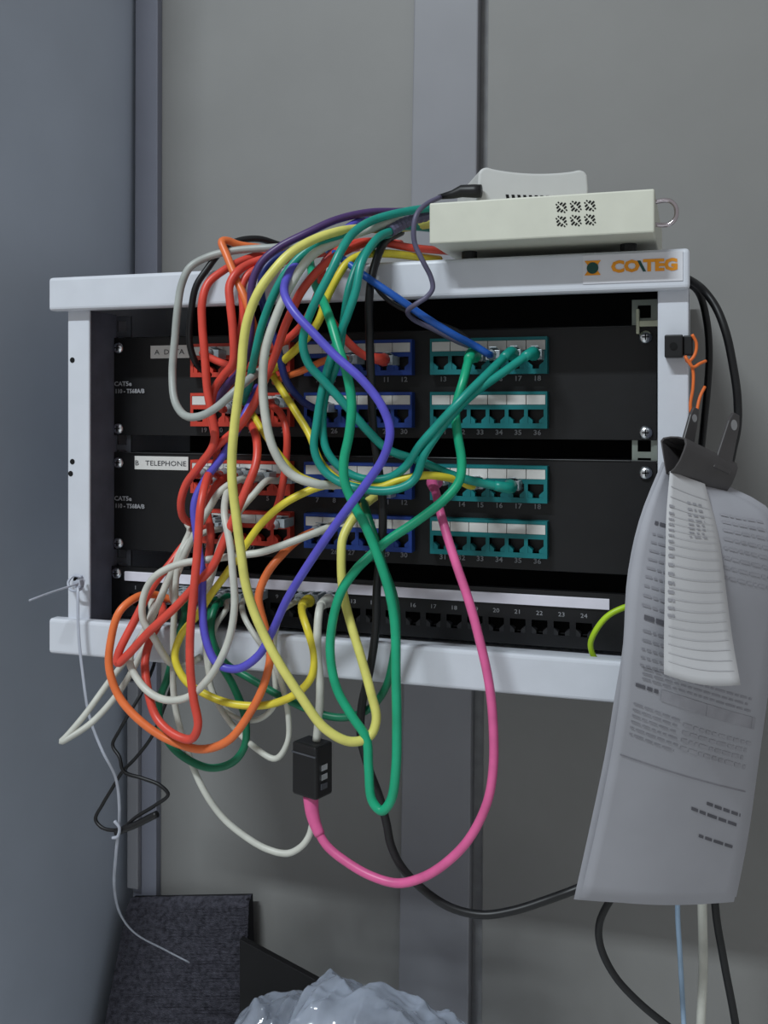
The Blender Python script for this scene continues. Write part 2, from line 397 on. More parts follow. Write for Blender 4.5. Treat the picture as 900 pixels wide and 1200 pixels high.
cable('thin white cable drooping below the bottom bar left of the black coupler', 'white', [(287,704,-20),(286,722,4),(297,742,10),(320,775,14),(330,800),(338,840),(337,870,12),(323,889),(300,877),(270,847),(247,805,10),(246,770,8),(252,735,4),(266,712,-10),(270,704,-25)], 2.4, a='P', b='P')
cable('thin white cable making a small bow beneath the yellow loop', 'white', [(345,706,-20),(330,718,4),(322,745,10),(322,790,10),(322,825,8),(305,842),(282,843),(262,830),(250,812,8),(243,780,8),(240,740,4),(247,706,-25)], 2.3, a='P', b='P')
cable('cream cable hanging straight down from the bottom panel into the black coupler', 'white', [(381,706,-20),(374,716,6),(372,740,12),(372,765,14),(375,800,14),(374,835,14),(371,868,14)], 3.3, a='B')
cable('white cable with a bend at the red TELEPHONE ports, falling behind the straight red cable', 'white', [(300,560,-20),(278,563,6),(258,576,18),(245,596,24),(226,630,22),(212,662,16),(202,690,4),(208,704,-20)], 2.8, a='P', b='P')
# --- yellow
cable('long pale yellow cable in front of everything, hanging to a low loop by the coupler', 'pale', [(512,262,-50),(460,268,-20),(420,268,10),(397,271,28),(367,281,45),(340,297,56),(320,318,62),(303,342,66),(290,375,68),(285,405),(283,432),(279,465),(275,497,66),(272,530),(272,563),(277,607),(282,645,64),(288,685),(300,723),(323,770,62),(353,817),(380,853,58),(410,869,52),(433,863,44),(441,843,40),(435,813,36),(423,770,34),(410,727,30),(402,693,28),(400,650,24),(402,630,20),(414,607,12),(430,589,0),(444,580,-20)], 3.5, b='P')
cable('yellow cable coming from under the beige box and bending into the upper tangle', 'yellow', [(515,304,-60),(490,301,-30),(450,297,0),(424,299,12),(407,308,20),(397,322,24),(383,349,26),(373,377,26),(353,403,20),(327,427,4),(312,438,-15)], 3.2)
cable('yellow cable slanting across the panels to a teal port of the TELEPHONE panel', 'yellow', [(312,420,-25),(320,440,-10),(345,480,6),(363,510,14),(375,540,20),(395,561,24),(420,570,26),(445,571,26),(470,562,24),(500,557,18),(530,561,5),(553,569,-20)], 3.0, b='P')
cable('yellow cable from beside the red ports, looping below the bottom bar to a yellow plug', 'yellow', [(400,566,10),(385,568,14),(367,573,16),(333,590,22),(307,613,24),(287,640,26),(267,670,26),(247,697,24),(232,720,22),(213,743,22),(205,770,22),(217,797,24),(240,813),(273,825,24),(313,826,22),(347,813),(365,793,18),(368,767),(360,737,14),(354,718,4),(358,706,-20)], 3.1, b='B')
cable('dull yellow cable half hidden behind the white one between the two panels', 'yellow', [(288,470,-20),(297,487,-4),(313,513,6),(333,540,12),(350,557,16),(372,566,18),(392,570,8)], 2.8)
# --- teal and green
cable('teal cable curving over the bar and slanting right to a TELEPHONE port', 'teal', [(512,243,-30),(480,247,-10),(440,257,12),(415,272,34),(400,293,50),(387,320,56),(370,353,58),(360,377),(355,403,54),(362,427,48),(380,447),(407,477,36),(433,507,28),(455,527,22),(491,540,14),(528,556,4),(560,565,-6),(596,571,-20)], 3.3, b='B')
cable('teal cable with ribbed grey boot at the beige box, hanging beside blue ports', 'teal', [(457,271,0),(445,277,14),(432,292,30),(423,310,38),(417,340,42),(407,370,42),(397,395,40),(386,425),(377,460,36),(371,497),(368,525),(377,548,34),(396,564),(425,573,34),(455,575),(478,568,30),(488,558,28),(496,535,26),(510,512,24),(530,486,22),(554,462,16),(590,436,2),(623,414,-20)], 3.2, b='B')
cable('teal cable rising diagonally to the second-last port of the top teal block', 'teal', [(512,252,-60),(480,262,-30),(450,278,0),(425,300,20),(410,335,30),(403,375,32),(395,425,32),(381,464,30),(378,500),(383,528,30),(400,549,28),(425,561,26),(455,560,24),(475,547,26),(492,522,28),(513,498),(539,470,26),(568,441,10),(598,414,-20)], 3.2, b='B')
cable('deep teal cable under the white one, running down behind the pale yellow cable', 'teal', [(512,268,-60),(470,265,-20),(430,268,8),(395,277,26),(360,294,38),(335,320,44),(318,352,46),(306,385,44),(298,420,36),(293,445,16),(290,470,-20)], 3.3, b='B')
cable('bright green cable with a long loop hanging lowest below the bottom bar', 'green', [(362,292,-25),(364,312,0),(370,334,18),(379,354,32),(387,375,44),(396,405,52),(407,440,56),(412,473),(409,510),(403,540,56),(404,565),(414,590),(429,618,56),(444,655,54),(457,697),(463,735,52),(464,790),(465,850),(464,900),(458,938,50),(447,950),(436,938,48),(432,900),(429,865),(413,840,46),(395,808),(387,767,44),(390,727),(400,693,42),(417,668,38),(433,652,34),(455,633,30),(488,611,26),(521,585,22),(538,564,18),(541,541),(536,508,14),(534,480),(543,446,4),(553,416,-20)], 3.5, b='B')
cable('dark green cable looping low behind the orange one at the lower left', 'dgreen', [(262,704,-20),(252,712,2),(247,733,10),(253,767,12),(273,803,12),(287,840),(287,873,12),(273,893),(247,900),(220,890),(200,873,14),(187,845),(187,820),(196,795,10),(205,760,6),(216,722,-5),(220,706,-20)], 3.1, a='B', b='P')
cable('dark green cable crossing under the bar behind the coupler cable to the green loop', 'dgreen', [(256,702,-25),(247,720,0),(249,750,8),(262,775,10),(293,795,12),(333,818),(380,838,12),(410,840),(437,827),(453,803),(461,770,14),(465,735,20),(462,700,26),(450,665,28),(440,632,26),(430,600,14),(428,580,-20)], 3.0, a='P', b='P')
# --- violet, purple, blue
cable('blue-violet cable in front of the green ones, swinging down to a loop at the bar', 'violet', [(430,256,-30),(412,264,-6),(385,284,14),(357,302,32),(339,320,50),(333,341,62),(343,363,70),(367,390,72),(393,417),(425,446,72),(448,477),(457,505,72),(450,535),(429,567,72),(396,611,68),(363,659,62),(336,703,52),(319,740,46),(302,769,44),(277,784,44),(254,777),(241,748,42),(237,707,40),(237,673,36),(231,630,30),(228,590,26),(240,563,20),(262,533,16),(285,490,8),(303,452,-10)], 3.2)
cable('dark purple cable arching from the beige box over the left of the bundle', 'purple', [(512,245,-60),(470,248,-40),(433,249,-20),(393,258,5),(360,273,18),(327,290,26),(307,307,30),(296,330,32),(294,360),(293,395,30),(284,430,18),(266,452,6),(255,476,-20)], 3.2, b='P')
cable('navy cable tucked between purple and pale yellow cables on the top bar', 'navy', [(420,270,-50),(375,282,-20),(340,295,5),(320,305,14),(309,318,18),(306,340,18),(312,370,16),(325,405,12),(335,445,6),(352,468,-6),(370,478,-20)], 3.0, b='P')
cable('bright blue cable crossing the top bar diagonally to a teal DATA port', 'blue', [(360,284,-20),(380,291,0),(398,301,16),(427,323,22),(467,350,20),(500,373,12),(533,393,0),(556,405,-12),(573,415,-20)], 2.9, b='P')
# --- orange and red
cable('orange cable standing up in a peak above the top bar at the left', 'orange', [(330,297,-30),(307,291,-12),(280,287,0),(266,282,8),(260,283,12),(266,300,16),(277,327,22),(288,352,26),(298,385,24),(308,420,10),(318,440,-10)], 3.2)
cable('orange cable in a big open loop at lower left, hanging below the bottom bar', 'orange', [(366,624,-20),(350,632,0),(335,645,12),(313,672,22),(303,700,26),(309,730),(317,763,28),(310,800),(290,840,30),(267,868),(237,878,34),(200,868),(167,847,38),(140,817),(128,783,38),(130,750),(140,717,30),(160,700,16),(182,697,-4),(206,702,-20)], 3.3, a='P', b='P')
cable('short orange cable bending among the navy and yellow ones toward a blue port', 'orange', [(322,448,-20),(335,441,-2),(350,436,4),(368,428,4),(388,420,-5),(404,420,-20)], 2.8, b='P')
cable('red cable hanging leftmost over the top bar beside the grey loop', 'red', [(345,300,-40),(315,297,-12),(285,305,4),(262,317,16),(244,332,24),(237,353,28),(237,380),(240,417,28),(243,457,26),(248,485),(252,508,24),(249,524),(233,547,22),(218,568,18),(212,590,14),(216,608,4),(236,614,-20)], 3.3, b='P')
cable('red cable next to the leftmost one, curling into the upper red ports', 'red', [(400,292,-50),(350,296,-20),(315,302,4),(293,309,14),(277,320,26),(269,335,30),(270,357,32),(273,387,32),(273,425,28),(262,440,22),(251,457,18),(247,482,16),(252,512,14),(254,540,4),(245,563,-20)], 3.4, b='P')
cable('red cable close behind its twin over the bar, ending in the upper red ports', 'red', [(420,290,-55),(360,300,-20),(318,310,6),(293,320,18),(284,335,22),(285,365,24),(281,400,22),(276,432,14),(268,455,0),(262,479,-20)], 3.2, b='P')
cable('red cable slanting down from under the white arch through the tangle', 'red', [(470,286,-40),(433,284,-10),(405,294,12),(385,306,26),(370,320,32),(353,342,36),(343,362),(333,385,36),(323,415,32),(310,445,26),(297,475,22),(280,500,20),(262,516,18),(242,535,14),(232,556,-20)], 3.3, b='P')
cable('red cable lying on the top bar and running under the beige box', 'red', [(530,295,-70),(510,293,-40),(480,290,-20),(433,283,-8),(400,290,6),(380,308,16),(375,335,18),(360,372,16),(340,395,12),(312,412,6),(290,430,2),(262,426,-6),(240,414,-20)], 3.1, b='P')
cable('dark red cable falling behind the teal ones to the DATA panel blue ports', 'red', [(360,330,-10),(380,362,2),(397,388,4),(412,405,0),(428,417,-10),(446,421,-20)], 3.2, b='B')
cable('red cable folded to a pointed tip over the bottom bar at the left', 'red', [(283,480,-20),(294,497,0),(301,517,14),(300,543,24),(290,570,30),(277,600,34),(263,633,36),(250,662,38),(230,685,38),(205,712,40),(175,740,42),(147,770,44),(138,777,45),(138,768,44),(160,723,32),(180,685,22),(200,660,14),(215,640,4),(240,620,-20)], 3.4, a='P', b='P')
cable('red cable hanging straight, then hooking back in a U below the bottom bar', 'red', [(258,556,-20),(247,553,10),(240,570,36),(235,595,46),(233,620),(231,650,48),(227,693),(223,740,48),(223,785),(227,820),(232,850,46),(224,866),(203,860,42),(183,840),(173,807,32),(170,775,24),(176,750,16),(190,722,4),(193,704,-20)], 3.4, a='P', b='P')
cable('red cable drawn down along the right end of the red ports', 'red', [(318,472,-20),(330,486,-6),(336,508,0),(336,530),(333,556,0),(327,587,-4),(318,616,-20)], 3.0, a='P', b='P')
cable('short red cable bent over the left end of the TELEPHONE red ports', 'red', [(275,558,-20),(260,562,0),(250,575,8),(243,597,12),(247,625,14),(243,660,10),(235,690,2),(233,703,-20)], 3.3, a='P', b='P')
# --- pink with black coupler
root, sp = cable('pink cable hanging in a wide U between a teal port and the black coupler', 'pink', [(508,565,-20),(511,578,-6),(516,600,8),(524,628,16),(535,662,22),(550,706,28),(562,750,32),(573,800,32),(578,850),(578,900),(571,940),(549,984,30),(519,1014),(493,1029),(466,1035,26),(436,1027),(406,1010,22),(383,991),(372,972,18),(366,953,16),(364,932,14)], 3.4, a='B')
boot_on(root, sp[::-1], CM['pink'], .0036, .028)
# --- black and dark cords
cable('black cord running down behind the green loop and away to the right', 'black', [(470,272,-30),(455,280,-8),(446,292,10),(438,315,14),(433,345,18),(433,397,20),(435,447),(437,497,20),(443,545,22),(448,585),(448,630,22),(442,683,20),(440,740,20),(433,787),(424,827),(423,865),(431,897),(445,935,16),(453,965),(458,990,14),(470,1015),(493,1040),(527,1063,10),(565,1072),(602,1067,6),(640,1055),(680,1040,0),(720,1020,-20),(790,935,-50),(822,840,-70)], 3.2, name='power_cable', cat='cable')
cable('black cord humped behind the orange peak, hanging beside the grey loop', 'black', [(345,292,-50),(327,287,-40),(303,280,-25),(277,283,-12),(257,297,2),(243,315,8),(230,335,12),(224,365,12),(222,400,8),(229,424,0),(245,440,-20)], 2.8, name='power_cable', cat='cable')
cable('black cord bowing out along the right side of the rack', 'black', [(790,320,-90),(812,330,-60),(827,343,-40),(840,362,-34),(851,391,-30),(859,429),(864,465),(864,500),(858,530,-36),(850,580,-60),(842,700,-80),(838,900,-80),(838,1060,-60),(848,1125,-60),(864,1215,-60),(872,1330,-60),(860,1500,-60)], 3.0, name='power_cable', cat='cable')
cable('thinner black cord close to the right post, curling out below the papers', 'black', [(800,330,-95),(815,338,-75),(823,353,-60),(829,382,-55),(831,413),(829,455),(825,495,-60),(821,540,-70),(822,700,-80),(822,850,-80),(790,960,-60),(735,1030,-40),(712,1060,-30),(702,1085),(704,1110),(720,1143),(748,1174),(790,1208,-30),(850,1250,-40),(900,1330,-50),(910,1500,-60)], 2.8, name='power_cable', cat='cable')
cable('white cord hanging below the papers between two black cords', 'white', [(824,640,-110),(826,850,-110),(823,1000,-90),(823,1060,-80),(824,1130),(821,1215,-80),(822,1350,-80),(826,1490,-80)], 3.6, name='power_cable', cat='cable')
cable('thin light blue wire hanging below the papers', 'ltblue', [(818,640,-130),(818,850,-130),(798,1000,-100),(794,1060,-90),(797,1120),(802,1215,-90),(806,1350,-90),(802,1480,-90)], 2.0, name='wire', cat='wire')
cable('thin black cord slanting beneath the bright blue cable', 'black', [(437,320,10),(440,335,14),(455,352,12),(480,366,8),(510,378,-6),(540,390,-18),(556,405,-22)], 1.8, name='wire', cat='wire')
cable('yellow-green earth wire bowing out from behind the papers at the bottom panel', 'lime', [(748,708,-22),(731,712,-18),(712,722,-16),(697,741,-16),(692,757,-18),(700,776,-22),(716,788,-26)], 2.2, name='earth_wire', cat='wire')

# ------------------------------------------------------------------ black coupler between white and pink cables
cp = thing('cable_coupler', 'small black plastic coupler box joining the cream and pink cables', 'coupler')
c = at(366, 899, -.014); hw, hd, hh = .0125, .010, .0205
ca, sa = math.cos(-.35), math.sin(-.35); ax = Vector((ca*hw, sa*hw, 0)); ay = Vector((-sa*hd, ca*hd, 0))
MB().obox(c, ax, ay, (0, 0, hh)).build('body', M_rubber, cp, bevel=.002)
fc = c-ay*1.0
MB().obox(fc+Vector((0, 0, hh*.62)), ax*.98, ay*.06, (0, 0, .0006)).build('seam', M_rail, cp)
for k in (.15, -.2, -.55):
    MB().obox(c+ax*1.02+Vector((0, 0, hh*k))-ay*.1, ax*.05, ay*.35, (0, 0, .0022)).build('contact', M_screw if k > -.5 else M_rail, cp)

# ------------------------------------------------------------------ beige box on top with router
bx = thing('switch_box', 'beige metal box with a pierced vent grille, lying on top of the rack', 'network box')
YB = -.030
A = at(503, 236, YB); B = at(767, 223, YB); Cc = at(767, 273, YB); D = at(505, 285, YB)
x0, x1 = A.x, B.x; z1 = (A.z+B.z)/2; z0 = (Cc.z+D.z)/2
body = MB().box(x0, x1, YB, YB+.17, z0, z1).build('body', M_box, bx, bevel=.0012)
for fx in (x0+.02, x1-.02):
    for fy in (YB+.045, YB+.15):
        MB().disc((fx, fy, ZT), (0, 0, 1), .006, max(.002, z0-ZT)).build('foot', M_rubber, bx)
vg = []
for i in range(3):
    for j in range(2):
        mb = MB(); g = at(658+16.7*i, 243+16.5*j-1.0*i, YB); s = .0045
        for k in range(-2, 3):
            L = s*.9-abs(k)*.0013
            ox, oz = k*.0014, -k*.0014
            if k == 0:
                segs = [(-L, -L*.25), (L*.25, L)]
            else: segs = [(-L, -.0005), (.0005, L)]
            for a_, b_ in segs:
                m_ = (a_+b_)/2; h_ = (b_-a_)/2
                mb.obox((g.x+ox+m_*.707, YB, g.z+oz+m_*.707), (h_*.707, 0, h_*.707), (-.00042, 0, .00042), (0, .0003, 0))
        mb.build('vent_slots', M_hole, bx)
h0 = at(767, 237, YB+.02); h1 = at(768, 263, YB+.02)
hp = [(x1-.002, YB+.02, h0.z), (x1+.009, YB+.02, h0.z+.0005), (x1+.0135, YB+.02, h0.z-.004), (x1+.0135, YB+.02, h1.z+.004), (x1+.009, YB+.02, h1.z-.0005), (x1-.002, YB+.02, h1.z)]
MB().tube(spline(hp, 5), .0016, 10).build('handle', M_chrome, bx, smooth=True)

rt = thing('router', 'white plastic router with a dished top on the beige box', 'router')
YR = -.008; RA = .42            # turned so that its far end recedes
a = at(560, 228, YR); zz = z1+.0004; hz = at(562, 195, YR).z-zz
u_ = (690-CX)/F; dxy = Vector((-math.sin(YAW)+u_*math.cos(YAW), math.cos(YAW)+u_*math.sin(YAW)))
# width so that the far front corner falls on the sight line of its photographed edge
tt = ((a.x-CAM.x)*math.sin(RA)-(YR-CAM.y)*math.cos(RA))/(dxy.x*math.sin(RA)-dxy.y*math.cos(RA)); rw = ((CAM.x+dxy.x*tt-a.x)/math.cos(RA))
rt.location = (a.x, YR, zz); rt.rotation_euler = (0, 0, RA)
prof = [(.001, 0), (rw-.001, 0), (rw, hz*.5), (rw-.0008, hz*.86), (rw-.003, hz*.96), (rw-.007, hz)]
for k in range(1, 16):
    t = k/16; prof.append((rw-.007-(rw-.014)*t, hz*(1-.13*math.sin(math.pi*t)**.7)))
prof += [(.007, hz), (.003, hz*.96), (.0008, hz*.86), (0, hz*.5)]
MB().prism(prof, 0, .085).build('body', M_router, rt, bevel=.002, seg=3)
for i in range(8):
    mb = MB(); mb.obox((rw*(.27+.052*i), 0, .0048), (.0011, 0, 0), (0, .0004, 0), (-.0008, 0, .0040)); mb.build('vent_slot', M_hole, rt)
# its plug and lead
pc = thing('power_lead', 'thin grey-lilac lead with a black barrel plug in the side of the router', 'cord')
pl = [at(564, 224, -.012), at(556, 224, -.012), at(541, 224, -.012), at(530, 228, -.012), at(514, 231, -.012)]
MB().tube(pl, [.0048, .0050, .0046, .0032, .0018], 12).build('plug', M_rubber, pc, smooth=True)
lead = path([(516,231,14),(500,239,26),(489,250,34),(485,265,36),(486,285),(495,305,32),(505,325,26),(507,338,24),(500,348,24),(488,356,26),(478,364,22),(484,374,8),(508,386,-4),(535,400,-16),(556,408,-26)])
MB().tube(spline(lead, 6), .0019, 8).build('jacket', CM['lilac'], pc, smooth=True)
# ribbed grey boot of the teal cable at the box side, as its own part
tb = [o for o in COL.objects if o.get('label', '').startswith('teal cable with ribbed')][0]
bp = spline(path([(457,271,0),(468,264,-10),(482,257,-20),(500,252,-32)]), 6)
MB().tube(bp, [.0042+.0006*(i % 2)+.0006*i/len(bp) for i in range(len(bp))], 10).build('ribbed_boot', CM['lilac'], tb)

# ------------------------------------------------------------------ small bits on the posts
kc = thing('cable_clip', 'small black plastic cable clip fixed to the right post', 'clip')
p = at(779, 393, .004); q = at(812, 419, .004)
mb = MB(); mb.box(p.x, p.x+.0125, -.002, .010, q.z, p.z); mb.box(p.x+.0125, q.x, .001, .010, q.z+.0015, p.z-.0005)
mb.build('body', M_rubber, kc, bevel=.001)
MB().disc((p.x+.006, -.002, (p.z+q.z)/2), (0, -1, 0), .0026, .0008).build('screw_head', M_hole, kc)
ow = thing('twist_wire', 'orange wire twisted loosely around the right post below the black clip', 'wire')
for pts in ([(811,392,2),(816,402,0),(814,416,0),(806,424,2),(803,417,4)], [(808,424,4),(812,434,2),(812,455,2),(809,475,2),(812,500,0)], [(803,418,5),(812,430,4),(820,426,0),(827,423,-6)], [(826,453,-6),(820,466,-2),(816,484,0),(812,498,0)]):
    MB().tube(spline(path(pts), 5), .0011, 8).build('strand', M_cu, ow, smooth=True)
zt_ = thing('zip_tie', 'clear zip tie on the left post with a stiff tail pointing left', 'cable tie')
c = at(92, 684, -.002); MB().obox(c, (.0036, 0, .0008), (0, .003, 0), (-.0006, 0, .0030)).build('head', M_tie, zt_, bevel=.0008)
lp = [at(x, y, Y) for x, y, Y in ((98,680,.006),(95,690,-.001),(84,692,-.001),(80,682,.004),(86,675,.008),(96,676,.008))]
MB().tube(spline(lp, 5), .0012, 8).build('loop', M_tie, zt_, smooth=True)
MB().tube(spline(path([(92,684,4),(76,689,14),(55,696,26),(34,704,38)]), 6), .0015, 8, flat=.5).build('tail', M_tie, zt_, smooth=True)
cable('long clear nylon strap dangling from the left post down over the carpet block', 'tie', [(90,680,-6),(91,690,6),(92,740,10),(97,790,10),(105,840,8),(120,880,4),(135,910,0),(140,950,-10),(136,1000,-30),(134,1040,-60),(143,1075,-100),(160,1095,-120),(193,1113,-140),(222,1128,-150)], 1.5, name='nylon_strap', cat='strap', flat=.5)
bw = thing('wire_bundle', 'thin black wire tied in a loose crossed bundle below the left of the rack', 'wire')
pts = [(212,752,-60),(209,772,-52),(204,795,-42),(190,835,-30),(178,863,-24),(160,887,-20),(143,905,-16),(132,923),(120,943),(112,960,-14),(120,970),(140,972),(160,957,-10),(183,943),(197,931,-12),(187,920),(167,912),(145,904,-10),(140,887),(132,873,-16),(140,856),(152,835,-22),(167,810,-30),(180,780,-44),(186,752,-60)]
MB().tube(spline(path(pts), 6), .0016, 8).build('strand', M_rubber, bw, smooth=True)
MB().tube(spline(path([(136,976,-8),(145,972,-8),(160,966,-8),(174,959,-8),(184,954,-8)]), 5), .0030, 8).build('bundled_ends', M_rubber, bw, smooth=True)
MB().tube(spline(path([(134,962,-4),(140,970,-4),(138,980,-4),(132,982,-6)]), 5), .0014, 8).build('tie', M_tie, bw, smooth=True)

# ------------------------------------------------------------------ papers in a binder clip
E0 = at(786, 534, -.075); E1 = at(846, 562, -.030)
axd = (E1-E0); L = axd.length; axd.normalize()
up = Vector((0, 0, 1)); up = (up-axd*up.dot(axd)).normalized(); fr = axd.cross(up)    # fr: points to the viewer side
if fr.y > 0: fr = -fr
cl = thing('binder_clip', 'black binder clip on the right post gripping the hanging papers', 'clip')
prof = [(.0008, -.012), (.0050, -.0085), (.0080, -.003), (.0098, .004), (.0104, .0085), (.0088, .0118), (.003, .0128), (-.003, .0128), (-.0085, .0118), (-.0100, .0095), (-.0085, .006), (-.0035, -.006), (-.0008, -.012)]
inn = [(a*.86, b*.93) for a, b in prof]
def ring(p, pr): return [p+fr*a+up*b for a, b in pr]
mb = MB(); loop = prof+inn[::-1]
mb.loft([ring(E0, loop), ring(E0.lerp(E1, .5), loop), ring(E1, loop)], cap=False)
n_ = len(prof)
for e_, fl in ((0, 0), (2, 1)):
    o_ = e_*len(loop)
    for i in range(n_-1):
        f = (o_+i, o_+i+1, o_+2*n_-2-i, o_+2*n_-1-i); mb.f.append(f if fl else f[::-1]); mb.mi.append(0)
mb.build('spring_body', M_clip, cl, smooth=True).data.set_sharp_from_angle(angle=.8)
def handle(base, d1, wd, ln, nm):
    # flat steel tongue with an eye, tapering outward
    d1 = d1.normalized(); wv = axd*wd; th = wv.cross(d1).normalized()*.0011
    pts = []
    for k in range(7):
        t = k/6; w = (.62-.25*t)*(1 if k < 6 else .6); pts.append((base+d1*(ln*t), wv*w))
    mb = MB(); rings = [[c-w-th, c+w-th, c+w+th, c-w+th] for c, w in pts]; mb.loft(rings); h = mb.build(nm, M_clip, cl, bevel=.0006)
    cc = base+d1*(ln*.80)
    MB().disc(cc-th*1.08, th, wd*.24, .0024).build('eye', mat('eye_grey', (150, 150, 152), .5), h)
mouth = E0.lerp(E1, .5)-up*.012
handle(E0.lerp(E1, .72)+fr*.009+up*.002, at(862, 485, -.03)-(E0.lerp(E1, .72)+fr*.009+up*.002), .0150, (at(862, 485, -.03)-(E0.lerp(E1, .72)+fr*.009+up*.002)).length, 'handle')
hb = E0.lerp(E1, .45)-fr*.009+up*.004
handle(hb, at(815, 478, -.035)-hb, .011, (at(815, 478, -.035)-hb).length, 'handle')

def interp(tab, t):
    n = len(tab)-1; x = min(max(t, 0), 1)*n; i = min(int(x), n-1); f = x-i
    p0 = tab[max(i-1, 0)]; p1 = tab[i]; p2 = tab[i+1]; p3 = tab[min(i+2, n)]
    return tuple(.5*((2*b)+(c-a)*f+(2*a-5*b+4*c-d)*f*f+(3*b-a-3*c+d)*f**3) for a, b, c, d in zip(p0, p1, p2, p3))
LE = [(779,545,72),(753,610,86),(738,680,90),(731,760,87),(726,820,79),(716,885,66),(700,965,48),(680,1052,28)]
RE = [(850,574,34),(903,608,28),(914,680,20),(905,760,11),(895,835,1),(886,900,-10),(874,985,-23),(860,1057,-36)]
def sheet_pt(s, t, off=0, le=LE, re=RE, bulge=16):
    a = interp(le, t); b = interp(re, t)
    x = a[0]+(b[0]-a[0])*s; y = a[1]+(b[1]-a[1])*s
    d = a[2]+(b[2]-a[2])*s+bulge*math.sin(math.pi*s)*min(1, t*3)*(1-.35*t)+off
    y += 6*math.sin(math.pi*s)*t
    return at(x, y, -d/1000)
def sheet(name, le, re, off, bulge, m, parent=None, ns=14, nt=26, th=.4):
    mb = MB(); g = [[sheet_pt(i/ns, j/nt, off, le, re, bulge) for i in range(ns+1)] for j in range(nt+1)]
    h = [[sheet_pt(i/ns, j/nt, off-th, le, re, bulge) for i in range(ns+1)] for j in range(nt+1)]
    w = ns+1; N = w*(nt+1); vs = [p for r in g for p in r]+[p for r in h for p in r]; fs = []
    for j in range(nt):
        for i in range(ns):
            q = j*w+i; fs += [(q, q+w, q+w+1, q+1), (N+q, N+q+1, N+q+w+1, N+q+w)]
    for j in range(nt): fs += [(j*w, N+j*w, N+j*w+w, j*w+w), (j*w+ns, j*w+ns+w, N+j*w+ns+w, N+j*w+ns)]
    for i in range(ns): fs += [(i, i+1, N+i+1, N+i), (nt*w+i, N+nt*w+i, N+nt*w+i+1, nt*w+i+1)]
    mb.add(vs, fs); return mb.build(name, m, parent, smooth=True)
def words(mb, s0, s1, t, h, off, le=LE, re=RE, bulge=16, mi=0, gap=.012, wmin=.02, wmax=.07, slope=0):
    s = s0
    while s < s1:
        e = min(s+random.uniform(wmin, wmax), s1)
        k = max(1, int((e-s)/.07)+1); p = []
        for i in range(k+1):
            u = s+(e-s)*i/k
            p += [sheet_pt(u, t+slope*u, off, le, re, bulge), sheet_pt(u, t+h+slope*u, off, le, re, bulge)]
        mb.add(p, [(2*i, 2*i+1, 2*i+3, 2*i+2) for i in range(k)], mi); s = e+gap
M_t1 = mat('print_grey', (140, 139, 146), .8); M_t2 = mat('print_dark', (92, 91, 98), .8); M_t3 = mat('print_shade', (154, 153, 160), .8)
ps = thing('paper_sheet', 'front printed sheet with text and tables, hanging curled from the binder clip', 'paper')
sheet('sheet', LE, RE, 0, 16, M_paper, ps)
mb = MB(); SL = .085
def lines(t0, t1, n, s0, s1, mi=0, h=.0045, fill=.9):
    for i in range(n):
        t = t0+(t1-t0)*i/max(1, n-1); words(mb, s0, s0+(s1-s0)*(fill+(1-fill)*random.random()), t, h, .5, mi=mi, slope=SL)
lines(.135, .135, 1, .10, .26, 1, .009); lines(.165, .325, 9, .10, .30, 0)
lines(.07, .22, 8, .62, .95, 2, .006)
lines(.345, .345, 1, .12, .32, 1, .010); lines(.375, .455, 5, .12, .34, 0)
lines(.462, .490, 3, .14, .92, 0); lines(.510, .510, 1, .10, .26, 1, .010)
words(mb, .28, .95, .505, .030, .45, mi=2, gap=.002, wmin=.3, wmax=.4, slope=SL)
lines(.565, .645, 6, .10, .45, 0); lines(.57, .63, 4, .46, .95, 2, .009)
words(mb, .06, .95, .705, .0025, .5, mi=0, gap=0, wmin=.9, wmax=.95, slope=.06)
lines(.725, .725, 1, .70, .94, 1, .006); lines(.745, .745, 1, .60, .94, 1, .006); lines(.79, .79, 1, .68, .92, 1, .006)
tag(mb.build('printed_text', [M_t1, M_t2, M_t3], ps), kind='stuff')
LE2 = [(x-1-(4+i)*.6*(i > 3)-(2 if i < 3 else 0), y-4+(6 if i == 7 else 0), d-7-i*.6) for i, (x, y, d) in enumerate(LE)]
RE2 = [(x+3*(i > 0), y-6, d-7) for i, (x, y, d) in enumerate(RE)]
o = sheet('paper_sheet', LE2, RE2, 0, 13, M_paper); tag(o, 'back paper sheet showing as a pale left edge behind the front one', 'paper')
LS = [(785,552,76),(781,600,84),(780,640,87),(779,700,88),(778,750,86),(778,790,84)]
RS = [(826,567,54),(838,610,57),(845,645,58),(852,700,60),(859,752,63),(868,803,72)]
sl = thing('paper_slip', 'narrow ruled paper slip with a pointed corner lying over the printed sheet', 'paper')
sheet('sheet', LS, RS, 3, 5, M_paper2, sl, 8, 18)
mb = MB()
for i in range(20):
    t = .08+i*.043
    words(mb, .06, .95, t, .0028, 3.5, LS, RS, 5, 0, 0, .9, .95, slope=.02)
for i in range(16):
    t = .16+i*.034; words(mb, .05, .16, t, .012, 3.6, LS, RS, 5, 1, .01, .05, .1)
    if i < 8: words(mb, .45, .78, t*.8, .010, 3.6, LS, RS, 5, 1, .05, .04, .12)
tag(mb.build('printed_text', [mat('slip_rule', (177, 176, 180), .8), mat('slip_print', (150, 149, 155), .8)], sl), kind='stuff')

